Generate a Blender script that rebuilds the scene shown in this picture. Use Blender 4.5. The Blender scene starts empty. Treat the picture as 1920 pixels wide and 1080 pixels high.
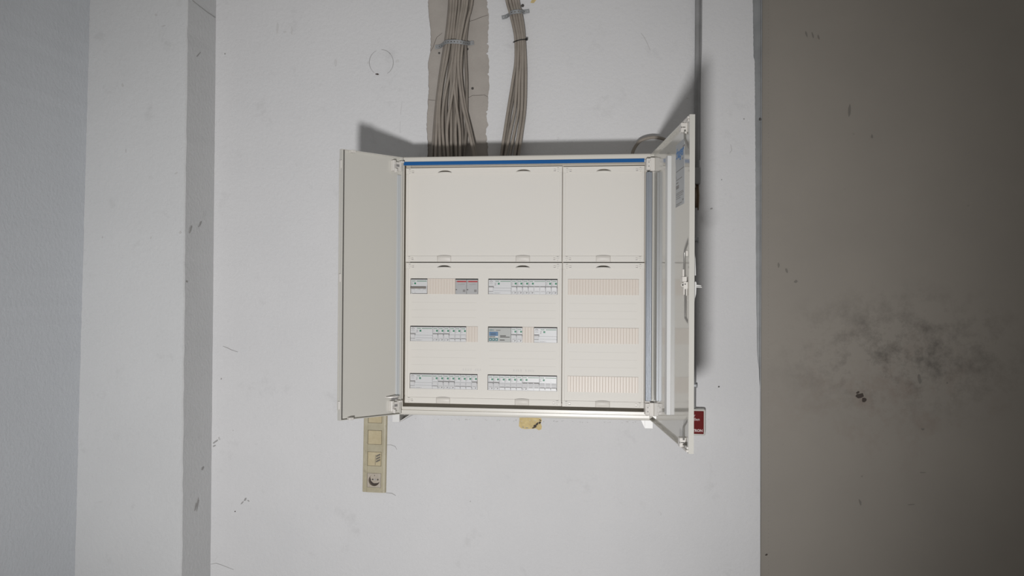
import bpy, bmesh, math, random
from mathutils import Vector, Matrix

random.seed(7)
S = bpy.context.scene
COL = S.collection

# ------------------------------------------------------------------ camera
CZ = 1.45                                   # height of the cabinet's centre
F_PX = 1682.33
YAW, PITCH, ROLL = -0.134048, 0.010887, 0.006266
CAM = Vector((0.34116, -2.97716, CZ - 0.0357))
_fw = Vector((math.sin(YAW)*math.cos(PITCH), math.cos(YAW)*math.cos(PITCH), math.sin(PITCH)))
_rt0 = Vector((math.cos(YAW), -math.sin(YAW), 0))
_up0 = _rt0.cross(_fw)
_rt = _rt0*math.cos(ROLL) + _up0*math.sin(ROLL)
_up = _up0*math.cos(ROLL) - _rt0*math.sin(ROLL)
cd = bpy.data.cameras.new('camera')
cd.sensor_width = 36.0
cd.lens = F_PX/1920*36.0
cd.clip_start = 0.02
cam = bpy.data.objects.new('camera', cd)
COL.objects.link(cam)
cam.matrix_world = Matrix(((_rt.x, _up.x, -_fw.x, CAM.x), (_rt.y, _up.y, -_fw.y, CAM.y),
                           (_rt.z, _up.z, -_fw.z, CAM.z), (0, 0, 0, 1)))
S.camera = cam

# ------------------------------------------------------------------ world, lamp, exposure
W = bpy.data.worlds.new('world'); S.world = W; W.use_nodes = True
bg = W.node_tree.nodes['Background']
bg.inputs[0].default_value = (1.0, 0.98, 0.945, 1)
bg.inputs[1].default_value = 0.215

ld = bpy.data.lights.new('work_lamp', 'SPOT')
ld.energy = 372
ld.color = (1.0, 0.99, 0.985)
ld.spot_size = math.radians(59)
ld.spot_blend = 1.0
ld.shadow_soft_size = 0.12
lamp = bpy.data.objects.new('work_lamp', ld)
COL.objects.link(lamp)
lamp.location = (0.12, -3.95, CZ - 0.94)
lamp.rotation_euler = (Vector((-0.36, 0.0, CZ - 0.20)) - lamp.location).to_track_quat('-Z', 'Y').to_euler()

S.view_settings.view_transform = 'Standard'
S.view_settings.look = 'None'
S.view_settings.gamma = 1.0
S.view_settings.use_curve_mapping = False
S.view_settings.exposure = 0.0


def at(px, py, Y=0.0):
    """point of the plane y = Y that the photograph's pixel shows"""
    d = _fw + _rt*((px - 960)/F_PX) - _up*((py - 540)/F_PX)
    return CAM + d*((Y - CAM.y)/d.y)


# ------------------------------------------------------------------ materials
MATS = {}


def mat(name, col, rough=0.5, metal=0.0, noise=None, bump=None, spec=0.5, coat=0.0):
    """noise = (scale, second colour, low, high); bump = (scale, strength, distance)"""
    m = bpy.data.materials.new(name); m.use_nodes = True
    nt = m.node_tree; b = nt.nodes['Principled BSDF']
    b.inputs['Base Color'].default_value = (*col, 1)
    b.inputs['Roughness'].default_value = rough
    b.inputs['Metallic'].default_value = metal
    b.inputs['Specular IOR Level'].default_value = spec
    b.inputs['Coat Weight'].default_value = coat
    b.inputs['Coat Roughness'].default_value = 0.05
    tc = nt.nodes.new('ShaderNodeTexCoord')
    if noise:
        sc, c2, lo, hi = noise
        n = nt.nodes.new('ShaderNodeTexNoise'); n.inputs['Scale'].default_value = sc
        n.inputs['Detail'].default_value = 6; n.inputs['Roughness'].default_value = 0.62
        nt.links.new(tc.outputs['Object'], n.inputs['Vector'])
        r = nt.nodes.new('ShaderNodeValToRGB')
        r.color_ramp.elements[0].position = lo; r.color_ramp.elements[0].color = (*c2, 1)
        r.color_ramp.elements[1].position = hi; r.color_ramp.elements[1].color = (*col, 1)
        nt.links.new(n.outputs['Fac'], r.inputs['Fac'])
        nt.links.new(r.outputs['Color'], b.inputs['Base Color'])
    if bump:
        sc, st, di = bump
        n2 = nt.nodes.new('ShaderNodeTexNoise'); n2.inputs['Scale'].default_value = sc
        n2.inputs['Detail'].default_value = 5; n2.inputs['Roughness'].default_value = 0.6
        nt.links.new(tc.outputs['Object'], n2.inputs['Vector'])
        bp = nt.nodes.new('ShaderNodeBump'); bp.inputs['Strength'].default_value = st
        bp.inputs['Distance'].default_value = di
        nt.links.new(n2.outputs['Fac'], bp.inputs['Height'])
        nt.links.new(bp.outputs['Normal'], b.inputs['Normal'])
    MATS[name] = m
    return m


def add_layer(m, scale, col, lo, hi, loc=(0, 0, 0), stretch=(1, 1, 1), centre=None, radius=None, inner=0.0, amount=1.0):
    """a further layer of dirt over a material's colour, masked by noise and, if given, by a region of the object"""
    nt = m.node_tree; b = nt.nodes['Principled BSDF']
    tc = nt.nodes.new('ShaderNodeTexCoord')
    mp = nt.nodes.new('ShaderNodeMapping'); mp.inputs['Location'].default_value = loc; mp.inputs['Scale'].default_value = stretch
    nt.links.new(tc.outputs['Object'], mp.inputs['Vector'])
    n = nt.nodes.new('ShaderNodeTexNoise'); n.inputs['Scale'].default_value = scale
    n.inputs['Detail'].default_value = 8; n.inputs['Roughness'].default_value = 0.68
    nt.links.new(mp.outputs['Vector'], n.inputs['Vector'])
    r = nt.nodes.new('ShaderNodeMapRange'); r.inputs['From Min'].default_value = lo; r.inputs['From Max'].default_value = hi
    r.inputs['To Max'].default_value = amount
    nt.links.new(n.outputs['Fac'], r.inputs['Value'])
    fac = r.outputs['Result']
    if centre:
        mp2 = nt.nodes.new('ShaderNodeMapping'); mp2.vector_type = 'POINT'
        mp2.inputs['Location'].default_value = [-c/rr for c, rr in zip(centre, radius)]
        mp2.inputs['Scale'].default_value = [1/rr for rr in radius]
        nt.links.new(tc.outputs['Object'], mp2.inputs['Vector'])
        ln = nt.nodes.new('ShaderNodeVectorMath'); ln.operation = 'LENGTH'
        nt.links.new(mp2.outputs['Vector'], ln.inputs[0])
        r2 = nt.nodes.new('ShaderNodeMapRange'); r2.inputs['From Min'].default_value = 1.0; r2.inputs['From Max'].default_value = inner
        nt.links.new(ln.outputs['Value'], r2.inputs['Value'])
        mu = nt.nodes.new('ShaderNodeMath'); mu.operation = 'MULTIPLY'
        nt.links.new(fac, mu.inputs[0]); nt.links.new(r2.outputs['Result'], mu.inputs[1])
        fac = mu.outputs[0]
    mx = nt.nodes.new('ShaderNodeMix'); mx.data_type = 'RGBA'
    src = b.inputs['Base Color']
    if src.is_linked:
        nt.links.new(src.links[0].from_socket, mx.inputs[6])
    else:
        mx.inputs[6].default_value = src.default_value
    mx.inputs[7].default_value = (*col, 1)
    nt.links.new(fac, mx.inputs[0])
    nt.links.new(mx.outputs[2], b.inputs['Base Color'])


mat('wall_paint', (0.735, 0.732, 0.74), 0.75, noise=(1.3, (0.69, 0.69, 0.70), 0.35, 0.62), bump=(75, 0.42, 0.006), spec=0.25)
add_layer(MATS['wall_paint'], 7, (0.40, 0.395, 0.39), 0.58, 0.80, amount=0.42)
add_layer(MATS['wall_paint'], 26, (0.22, 0.21, 0.20), 0.66, 0.78, loc=(3, 1, 2), amount=0.5)
mat('wall_paint_cool', (0.705, 0.73, 0.765), 0.75, noise=(1.6, (0.675, 0.70, 0.735), 0.35, 0.62), bump=(75, 0.38, 0.006), spec=0.25)
add_layer(MATS['wall_paint_cool'], 11, (0.33, 0.34, 0.35), 0.66, 0.80, amount=0.4)
mat('column_paint', (0.655, 0.66, 0.665), 0.75, noise=(1.6, (0.62, 0.625, 0.63), 0.35, 0.62), bump=(75, 0.38, 0.006), spec=0.25)
add_layer(MATS['column_paint'], 9, (0.38, 0.38, 0.37), 0.60, 0.80, amount=0.45)
mat('bare_plaster', (0.46, 0.425, 0.39), 0.9, noise=(9, (0.385, 0.355, 0.325), 0.3, 0.7), bump=(150, 0.3, 0.004), spec=0.2)
mat('steel_door', (0.335, 0.305, 0.268), 0.6, noise=(2.0, (0.30, 0.275, 0.243), 0.3, 0.7), bump=(60, 0.06, 0.002), spec=0.3)
add_layer(MATS['steel_door'], 16, (0.045, 0.04, 0.034), 0.46, 0.74, centre=(1.20, 0.0, 1.24), radius=(0.48, 1, 0.26), amount=0.85)
add_layer(MATS['steel_door'], 10, (0.19, 0.12, 0.09), 0.5, 0.75, loc=(5, 2, 0), centre=(1.15, 0.0, 1.10), radius=(0.45, 1, 0.28), amount=0.5)
add_layer(MATS['steel_door'], 30, (0.05, 0.045, 0.04), 0.68, 0.78, loc=(1, 7, 3), amount=0.7)
mat('galvanised', (0.42, 0.43, 0.44), 0.58, 0.6, noise=(40, (0.33, 0.34, 0.35), 0.3, 0.7))
mat('trim_metal', (0.36, 0.37, 0.375), 0.5, 0.2, noise=(12, (0.27, 0.275, 0.28), 0.3, 0.7))
mat('strip_metal', (0.32, 0.345, 0.38), 0.42, 0.6)
mat('steel_dimple', (0.265, 0.242, 0.213), 0.6)
mat('strip_reflection', (0.56, 0.585, 0.60), 0.35)
mat('rod_metal', (0.42, 0.41, 0.39), 0.3, 0.6)
mat('concrete', (0.30, 0.29, 0.28), 0.85, noise=(3, (0.24, 0.235, 0.23), 0.3, 0.7), bump=(40, 0.2, 0.004))
mat('cabinet_white', (0.69, 0.665, 0.61), 0.32, bump=(260, 0.03, 0.001))
mat('door_white', (0.64, 0.625, 0.58), 0.09, bump=(25, 0.01, 0.001))
mat('cover_cream', (0.755, 0.73, 0.685), 0.45, bump=(7, 0.03, 0.003), spec=0.22)
mat('cover_groove', (0.66, 0.635, 0.59), 0.45, spec=0.22)
mat('frame_grey', (0.55, 0.51, 0.45), 0.6)
mat('blank_cream', (0.72, 0.655, 0.59), 0.35, spec=0.3)
mat('grip_beige', (0.71, 0.68, 0.635), 0.42, spec=0.3)
mat('hinge_white', (0.74, 0.71, 0.67), 0.35)
mat('white_plastic', (0.75, 0.745, 0.73), 0.35)
mat('bar_white', (0.66, 0.665, 0.665), 0.35)
mat('blue_strip', (0.012, 0.105, 0.32), 0.6, spec=0.15)
mat('dark_gap', (0.05, 0.045, 0.04), 0.8)
mat('gasket', (0.10, 0.095, 0.09), 0.8)
mat('device_white', (0.66, 0.665, 0.675), 0.35)
mat('device_toggle', (0.68, 0.68, 0.69), 0.32)
mat('device_green', (0.02, 0.22, 0.115), 0.4)
mat('device_bar_green', (0.06, 0.22, 0.12), 0.45)
mat('print_grey', (0.26, 0.25, 0.25), 0.6)
mat('print_light', (0.45, 0.44, 0.44), 0.6)
mat('print_dark', (0.07, 0.065, 0.06), 0.6)
mat('main_toggle', (0.19, 0.165, 0.145), 0.45)
mat('module_grey', (0.42, 0.42, 0.425), 0.4)
mat('module_red', (0.42, 0.03, 0.03), 0.4)
mat('timer_grey', (0.42, 0.43, 0.415), 0.4)
mat('timer_teal', (0.02, 0.17, 0.19), 0.4)
mat('screen_blue', (0.13, 0.24, 0.40), 0.2)
mat('screen_dark', (0.07, 0.14, 0.24), 0.25)
mat('cable_grey', (0.345, 0.303, 0.262), 0.5, noise=(30, (0.28, 0.247, 0.212), 0.35, 0.7))
mat('cable_dark', (0.255, 0.225, 0.195), 0.5, noise=(30, (0.21, 0.185, 0.16), 0.35, 0.7))
mat('conduit_grey', (0.34, 0.34, 0.345), 0.55, noise=(14, (0.25, 0.25, 0.25), 0.3, 0.7))
mat('black_plastic', (0.012, 0.012, 0.012), 0.45)
mat('brown_wire', (0.16, 0.11, 0.07), 0.6)
mat('socket_beige', (0.50, 0.455, 0.33), 0.42, noise=(25, (0.42, 0.375, 0.26), 0.32, 0.68))
add_layer(MATS['socket_beige'], 45, (0.17, 0.14, 0.10), 0.58, 0.78, amount=0.75)
add_layer(MATS['socket_beige'], 9, (0.33, 0.29, 0.20), 0.45, 0.75, loc=(2, 4, 1), amount=0.6)
mat('socket_insert', (0.58, 0.50, 0.33), 0.4, noise=(40, (0.49, 0.41, 0.25), 0.32, 0.68))
mat('socket_round', (0.53, 0.47, 0.40), 0.4, noise=(40, (0.42, 0.37, 0.30), 0.32, 0.68))
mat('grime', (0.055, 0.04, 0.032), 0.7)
mat('old_yellow', (0.72, 0.58, 0.29), 0.7, noise=(45, (0.55, 0.42, 0.2), 0.35, 0.65))
mat('scuff', (0.36, 0.355, 0.35), 0.8)
mat('steel_scuff', (0.20, 0.184, 0.163), 0.7)
mat('dark_mark', (0.17, 0.155, 0.13), 0.7)
mat('pencil', (0.56, 0.555, 0.55), 0.8)
mat('faint_smudge', (0.64, 0.635, 0.635), 0.8)
mat('sign_red', (0.145, 0.012, 0.012), 0.6, spec=0.12)
mat('sign_text', (0.62, 0.50, 0.49), 0.5)
mat('sign_housing', (0.70, 0.69, 0.65), 0.4)
mat('label_grey', (0.47, 0.49, 0.515), 0.45)
mat('label_blue', (0.03, 0.19, 0.50), 0.45)


# ------------------------------------------------------------------ mesh helpers
def box(bm, x0, x1, y0, y1, z0, z1, bev=0.0, seg=1):
    x0, x1 = min(x0, x1), max(x0, x1); y0, y1 = min(y0, y1), max(y0, y1); z0, z1 = min(z0, z1), max(z0, z1)
    v = [bm.verts.new((x, y, z)) for z in (z0, z1) for y in (y0, y1) for x in (x0, x1)]
    fs = [bm.faces.new([v[i] for i in q]) for q in
          ((0, 2, 3, 1), (4, 5, 7, 6), (0, 1, 5, 4), (2, 6, 7, 3), (0, 4, 6, 2), (1, 3, 7, 5))]
    if bev > 0:
        es = list({e for f in fs for e in f.edges})
        bmesh.ops.bevel(bm, geom=es, offset=bev, segments=seg, affect='EDGES', profile=0.5)


def prism(bm, poly, axis, a, b):
    """poly in the two remaining axes, extruded along axis from a to b"""
    def P(p, t):
        if axis == 'y': return (p[0], t, p[1])
        if axis == 'x': return (t, p[0], p[1])
        return (p[0], p[1], t)
    A = [bm.verts.new(P(p, a)) for p in poly]; B = [bm.verts.new(P(p, b)) for p in poly]
    n = len(poly)
    fs = [bm.faces.new(A), bm.faces.new(list(reversed(B)))]
    for i in range(n):
        fs.append(bm.faces.new((A[i], B[i], B[(i+1) % n], A[(i+1) % n])))
    bmesh.ops.recalc_face_normals(bm, faces=fs)


def tube(bm, pts, r, n=8, sub=0):
    pts = [Vector(p) for p in pts]
    if sub:
        pts = spline(pts, sub)
    prev = None; rings = []
    for i, p in enumerate(pts):
        t = (pts[min(i+1, len(pts)-1)] - pts[max(i-1, 0)]).normalized()
        if prev is None:
            a = t.orthogonal().normalized()
        else:
            a = (prev - t*prev.dot(t)).normalized()
        prev = a; b = t.cross(a)
        rings.append([bm.verts.new(p + a*(r*math.cos(2*math.pi*k/n)) + b*(r*math.sin(2*math.pi*k/n))) for k in range(n)])
    fs = []
    for A, B in zip(rings, rings[1:]):
        for k in range(n):
            f = bm.faces.new((A[k], A[(k+1) % n], B[(k+1) % n], B[k])); f.smooth = True; fs.append(f)
    fs.append(bm.faces.new(list(reversed(rings[0])))); fs.append(bm.faces.new(rings[-1]))
    bmesh.ops.recalc_face_normals(bm, faces=fs)


def spline(pts, sub):
    out = []
    for i in range(len(pts)-1):
        p0 = pts[max(i-1, 0)]; p1 = pts[i]; p2 = pts[i+1]; p3 = pts[min(i+2, len(pts)-1)]
        for k in range(sub):
            t = k/sub
            out.append(0.5*((2*p1) + (p2-p0)*t + (2*p0-5*p1+4*p2-p3)*t*t + (3*p1-p0-3*p2+p3)*t**3))
    out.append(pts[-1])
    return out


def disc(bm, cx, cz, r, y0, y1, n=20, ry=None):
    prism(bm, [(cx + r*math.cos(2*math.pi*k/n), cz + (ry or r)*math.sin(2*math.pi*k/n)) for k in range(n)], 'y', y0, y1)


def ribbon(bm, pts, width, y0, y1):
    """a thin raised or sunken line on a wall; pts in (x, z), drawn between depths y0 and y1"""
    L = []; R = []
    n = len(pts)
    for i, p in enumerate(pts):
        a = pts[max(i-1, 0)]; b = pts[min(i+1, n-1)]
        d = Vector((b[0]-a[0], b[1]-a[1])).normalized(); nn = Vector((-d.y, d.x))
        w = width*(0.35 + 0.65*math.sin(math.pi*(i+0.5)/n))*0.5
        L.append((p[0]+nn.x*w, p[1]+nn.y*w)); R.append((p[0]-nn.x*w, p[1]-nn.y*w))
    prism(bm, L + R[::-1], 'y', y0, y1)


def new_mesh(name, bm, m):
    me = bpy.data.meshes.new(name); bm.to_mesh(me); bm.free()
    me.materials.append(MATS[m])
    return me


def link(name, me, parent=None, loc=(0, 0, 0), rot=(0, 0, 0)):
    o = bpy.data.objects.new(name, me); COL.objects.link(o)
    o.location = loc; o.rotation_euler = rot
    if parent is not None:
        o.parent = parent
    return o


def part(name, bm, m, parent, world=False, loc=(0, 0, 0), rot=(0, 0, 0), label=None):
    """one mesh under its thing; world = vertices were given in world space"""
    if world:
        off = parent_loc(parent)
        bmesh.ops.translate(bm, verts=bm.verts, vec=-off)
    o = link(name, new_mesh(name, bm, m), parent, loc, rot)
    if label:
        o['label'] = label
    return o


def parent_loc(o):
    v = Vector((0, 0, 0))
    while o is not None:
        v = v + o.location; o = o.parent
    return v


def thing(name, label, cat, loc, group=None):
    o = link(name, None, None, loc); tag(o, label, cat, group)
    return o


def tag(o, label, cat=None, group=None, kind=None):
    o['label'] = label
    if cat: o['category'] = cat
    if group: o['group'] = group
    if kind: o['kind'] = kind
    return o


def solid(name, bm, m, label, cat, group=None):
    """a thing that is one mesh; vertices in world space, its origin at the bottom centre"""
    xs = [v.co for v in bm.verts]
    o = Vector(((min(c.x for c in xs)+max(c.x for c in xs))/2, (min(c.y for c in xs)+max(c.y for c in xs))/2, min(c.z for c in xs)))
    bmesh.ops.translate(bm, verts=bm.verts, vec=-o)
    return tag(link(name, new_mesh(name, bm, m), None, o), label, cat, group)


def structure(name, bm, m, label, cat='wall'):
    return tag(link(name, new_mesh(name, bm, m)), label, cat, None, 'structure')


_txt = {}


def text_bm(s, size, bold=0.0, depth=0.0002, align='CENTER'):
    """lettering as a flat mesh in the x-z plane facing -y"""
    cu = bpy.data.curves.new('t', 'FONT'); cu.body = s; cu.size = size; cu.extrude = depth/2
    cu.offset = bold; cu.align_x = align; cu.align_y = 'CENTER'; cu.resolution_u = 2
    o = bpy.data.objects.new('t', cu); COL.objects.link(o)
    bpy.context.view_layer.update()
    me = bpy.data.meshes.new_from_object(o.evaluated_get(bpy.context.evaluated_depsgraph_get()))
    bpy.data.objects.remove(o); bpy.data.curves.remove(cu)
    bm = bmesh.new(); bm.from_mesh(me); bpy.data.meshes.remove(me)
    bmesh.ops.rotate(bm, verts=bm.verts, cent=(0, 0, 0), matrix=Matrix.Rotation(math.radians(90), 3, 'X'))
    return bm


def B():
    return bmesh.new()


# ------------------------------------------------------------------ the setting
TOP = 3.0
# floor (below the frame)
bm = B(); box(bm, -2.6, 4.0, -5.0, 0.3, -0.05, 0.0)
structure('floor', bm, 'concrete', 'grey concrete floor below the wall', 'floor')

# back wall with the ragged cable chase cut into it and a ragged right edge
CH_L = [(-700, 803), (0, 803), (22, 802.5), (40, 806), (60, 807.5), (90, 807), (104, 805.5), (122, 803), (150, 803.5), (172, 803), (205, 802),
        (214, 800.5), (235, 800), (255, 801), (270, 802), (300, 801), (420, 801)]
CH_R = [(-700, 914), (0, 913.5), (14, 914), (28, 917), (52, 917), (60, 914.5), (80, 916), (100, 915.5), (128, 917), (160, 917.5), (190, 916),
        (222, 913), (236, 914.5), (244, 911), (258, 914), (275, 915), (300, 915), (420, 915)]
ED_R = [(-700, 1411), (0, 1411.5), (108, 1413), (114, 1415), (300, 1416.5), (560, 1418), (660, 1419.5), (690, 1422.5), (720, 1424.5), (900, 1425), (1080, 1425.5), (1600, 1426)]


def interp(tab, y):
    for (a, xa), (b, xb) in zip(tab, tab[1:]):
        if a <= y <= b:
            return xa + (xb-xa)*(y-a)/(b-a)
    return tab[0][1] if y < tab[0][0] else tab[-1][1]


def wall_x(tab, z, jit):
    """x on the wall plane of an edge given in the photograph, at height z"""
    # image row of height z near that edge
    px = interp(tab, 300)
    p0 = at(px, 0).z; p1 = at(px, 1080).z
    y = (p0 - z)/(p0 - p1)*1080
    return at(interp(tab, y), y).x + random.uniform(-jit, jit)


XL = -1.20
zs = [0.0, 0.3]
z = 0.5
while z < TOP - 0.005:
    zs.append(z); z += random.uniform(.0035, .008) if 1.70 < z < 2.50 else 0.03
zs.append(TOP)
CH_BOT = 1.70
DEP = 0.007
bm = B()
prevrow = None
wl = wr = 0.0
for z in zs:
    e = wall_x(ED_R, z, 0.0005)
    wl = .6*wl + random.uniform(-.0011, .0011); wr = .6*wr + random.uniform(-.0016, .0016)
    l = wall_x(CH_L, z, 0.0005) + wl; r = wall_x(CH_R, z, 0.0006) + wr + (random.choice((-.006, -.004)) if random.random() < .05 else 0)
    row = [bm.verts.new((XL, 0, z)), bm.verts.new((l, 0, z)), bm.verts.new((r, 0, z)), bm.verts.new((e, 0, z)),
           bm.verts.new((e, 0.06, z)), bm.verts.new((l-0.001, DEP, z)), bm.verts.new((r+0.001, DEP, z))]
    if prevrow:
        a, b = prevrow, row
        bm.faces.new((a[0], a[1], b[1], b[0])); bm.faces.new((a[2], a[3], b[3], b[2])); bm.faces.new((a[3], a[4], b[4], b[3]))
        if pz < CH_BOT:
            bm.faces.new((a[1], a[2], b[2], b[1]))
        else:
            bm.faces.new((a[1], a[5], b[5], b[1])); bm.faces.new((a[6], a[2], b[2], b[6]))
    prevrow = row; pz = z
wall = structure('wall_back', bm, 'wall_paint', 'white painted plaster wall behind the open cabinet')
bm = B(); box(bm, at(790, 100).x, at(930, 100).x, DEP, DEP+0.03, CH_BOT, TOP)
part('plaster_chase', bm, 'bare_plaster', wall, label='bare taupe plaster in the cable chase')

# cracks, scuffs, drill holes and the exposed patch in the wall
def crack(pts, wpx, m='scuff', y=0.0, nm='crack', parent=wall):
    b_ = B(); q = [at(*p, y) for p in pts]
    ribbon(b_, [(p.x, p.z) for p in q], wpx*0.00178, y-0.0006, y+0.0006)
    part(nm, b_, m, parent)


crack([(876, 41), (888, 38), (900, 33), (915, 28)], 0.6, 'grime', DEP)
crack([(877, 184), (886, 179), (895, 179), (908, 178), (915, 182)], 0.6, 'grime', DEP)
crack([(829, 62), (819, 70), (815, 80), (812, 89), (806, 98)], 0.6, 'grime', DEP)
crack([(803, 187), (812, 188), (818, 188)], 0.6, 'grime', DEP)
crack([(418, 649), (426, 652), (434, 656), (446, 660)], 1.3)
crack([(395, 1058), (405, 1056), (415, 1059), (438, 1068)], 1.0)
crack([(1202, 62), (1208, 70), (1213, 80), (1219, 94)], 1.2, 'pencil')
crack([(725, 834), (733, 834), (741, 837), (744, 843)], 1.0)
crack([(724, 924), (735, 925), (742, 929)], 1.3)
crack([(1370, 271), (1372, 282), (1368, 287)], 1.6, 'pencil')
crack([(754, 190), (752, 205), (751, 216)], 0.6, 'pencil'); crack([(750.5, 228), (750, 240), (750.5, 250)], 0.6, 'pencil')
# pencil ring
for a0, a1 in ((115, 240), (300, 420), (40, 100)):
    crack([(715 + 22.5*math.cos(math.radians(a)), 117 - 24*math.sin(math.radians(a))) for a in range(a0, a1, 10)], 1.0)


def blotch(px, py, w, h, m, y=0.0, nm='scuff_mark', parent=wall, rot=0.0, n=11):
    b_ = B(); c = at(px, py, y)
    poly = []
    for k in range(n):
        a = 2*math.pi*k/n; rr = random.uniform(0.65, 1.1)
        x_, z_ = math.cos(a)*w*0.5*rr, math.sin(a)*h*0.5*rr
        poly.append((c.x + (x_*math.cos(rot)-z_*math.sin(rot))*0.00178, c.z + (x_*math.sin(rot)+z_*math.cos(rot))*0.00178))
    jy = random.uniform(0.0, 0.0008)
    prism(b_, poly, 'y', y-0.0006-jy, y+0.0008)
    part(nm, b_, m, parent)


for a in ((460, 936, 8, 5, 'scuff', 0.9), (454, 943, 9, 2.5, 'scuff', 0.8), (466, 939, 5, 2, 'scuff', -0.6), (441, 959, 2.4, 2.4, 'grime', 0),
          (707, 139, 9, 3.2, 'grime', -0.1), (404, 828, 14, 4, 'scuff', 0.6), (402, 836, 8, 3, 'scuff', 0.4), (411, 822, 4, 8, 'pencil', 0.5),
          (422, 101, 3, 3.5, 'scuff', 0), (415, 710, 2.5, 4, 'scuff', 0), (1334, 391, 6, 3, 'scuff', 0.3), (1348, 725, 3.6, 3.6, 'print_dark', 0),
          (1395, 223, 2.5, 3.5, 'scuff', 0), (1353, 337, 2, 2.5, 'scuff', 0), (882, 940, 3, 3, 'pencil', 0), (437, 807, 2, 3, 'pencil', 0)):
    blotch(a[0], a[1], a[2], a[3], a[4], rot=a[5])
for (px, py, s, yy) in ((823.5, 99.5, 4, DEP), (876.5, 92, 4.5, DEP), (980, 10.5, 6, 0), (886, 165.8, 5, DEP)):
    b_ = B(); c = at(px, py, yy)
    disc(b_, c.x, c.z, s*0.0009, yy-0.0008, yy+0.001, 12)
    part('drill_hole', b_, 'print_dark', wall)
for a in ((520, 52, 5, 22), (547, 57, 5, 16), (534, 60, 8, 5), (629, 118, 7, 14), (745, 115, 8, 6), (690, 118, 5, 5)):
    blotch(a[0], a[1], a[2], a[3], 'faint_smudge')
blotch(1000, 1.5, 13, 8, 'old_yellow', nm='paint_patch', rot=0.4)
b_ = B(); pp = [(974, 783), (1014, 783), (1016, 788), (1014, 794), (1016, 800), (1015, 805), (1010, 806.5), (1005, 803.5), (998, 804), (985, 804.5), (977, 803), (973, 799), (973.5, 790)]
prism(b_, [(at(*q).x, at(*q).z) for q in pp], 'y', -0.0008, 0.0008)
patch = part('paint_patch', b_, 'old_yellow', wall, label='patch of old yellow paint below the cabinet')
for a in ((1003, 799, 8, 6, 'grime', 0.6), (1007, 795, 7, 4, 'grime', 0.9), (1012, 792.5, 5, 5, 'grime', 0.2), (1000, 802, 5, 3, 'grime', 0.3), (1013, 788, 5, 2, 'grime', -0.5),
          (981, 801, 4, 2, 'scuff', 0), (988, 802, 6, 1.6, 'scuff', 0)):
    blotch(a[0], a[1], a[2], a[3], a[4], y=-0.0012, nm='stain', parent=wall, rot=a[5])
# bottom edge of paint along the cabinet: small flakes
for k in range(46):
    px = random.uniform(775, 1200)
    blotch(px, 786 + (px-775)*0.014 + random.uniform(-1, 1.5), random.uniform(1.5, 4), random.uniform(1, 2.2), 'pencil', nm='paint_flake', n=6)

# pillar standing out of the wall on the left
CY = -0.205
XR_ = at(345.5, 540, CY).x
zt, zb = at(169, 0, CY).z, at(140, 1080, CY).z
xt, xb = at(169, 0, CY).x, at(140, 1080, CY).x


def xl_at(z):
    return xb + (xt-xb)*(z-zb)/(zt-zb)


bm = B(); prevrow = None; z = 0.0
while z <= TOP + 1e-6:
    j = random.uniform(-0.0015, 0.0015); k = random.uniform(-0.0015, 0.0015)
    row = [bm.verts.new(p) for p in ((xl_at(z)-0.05, CY, z), (XR_-0.004+j, CY, z), (XR_+j, CY+0.004, z), (XR_, 0.05, z))]
    if prevrow:
        for i in range(3):
            bm.faces.new((prevrow[i], prevrow[i+1], row[i+1], row[i]))
    prevrow = row; z += 0.04
bmesh.ops.recalc_face_normals(bm, faces=bm.faces)
pillar = structure('wall_pillar', bm, 'column_paint', 'pale grey plaster pillar standing out left of the cabinet')
for a in ((372, 102, 12, 2.5, 0.7), (375, 420, 9, 4, 0.8), (357, 430, 8, 5, 1.0), (370, 945, 4, 26, -0.35), (366, 950, 2.5, 18, -0.4), (380, 878, 5, 6, 0.3), (350, 528, 4, 4, 0)):
    # on the pillar's side face (plane x = XR_)
    d = _fw + _rt*((a[0]-960)/F_PX) - _up*((a[1]-540)/F_PX); c = CAM + d*((XR_ - CAM.x)/d.x)
    b_ = B(); poly = []
    for k in range(9):
        t = 2*math.pi*k/9; rr = random.uniform(0.6, 1.1)
        x_, z_ = math.cos(t)*a[2]*0.5*rr*2.2, math.sin(t)*a[3]*0.5*rr
        poly.append((c.y + (x_*math.cos(a[4])-z_*math.sin(a[4]))*0.0018, c.z + (x_*math.sin(a[4])+z_*math.cos(a[4]))*0.0018))
    prism(b_, poly, 'x', XR_-0.0008, XR_+0.0016)
    part('scuff_mark', b_, 'scuff', pillar)
b_ = B(); q = []
for p in ((360, 0), (375, 12), (388, 22), (403, 32)):
    d = _fw + _rt*((p[0]-960)/F_PX) - _up*((p[1]-540)/F_PX); c = CAM + d*((XR_ - CAM.x)/d.x); q.append((c.y, c.z))
prism(b_, q + [(y_+0.001, z_-0.0022) for y_, z_ in q[::-1]], 'x', XR_-0.0008, XR_+0.0016)
part('crack', b_, 'scuff', pillar)
for a in ((230, 160, 4, 8, 0.2), (306, 49, 8, 3, 0.3), (293, 28, 5, 5, 0), (330, 325, 9, 3, 0.4), (338, 436, 6, 6, 0.5), (236, 283, 2, 8, 0), (192, 445, 3, 4, -0.5), (283, 446, 2, 6, -0.2)):
    blotch(a[0], a[1], a[2], a[3], 'pencil', y=CY, parent=pillar, rot=a[4])

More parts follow.
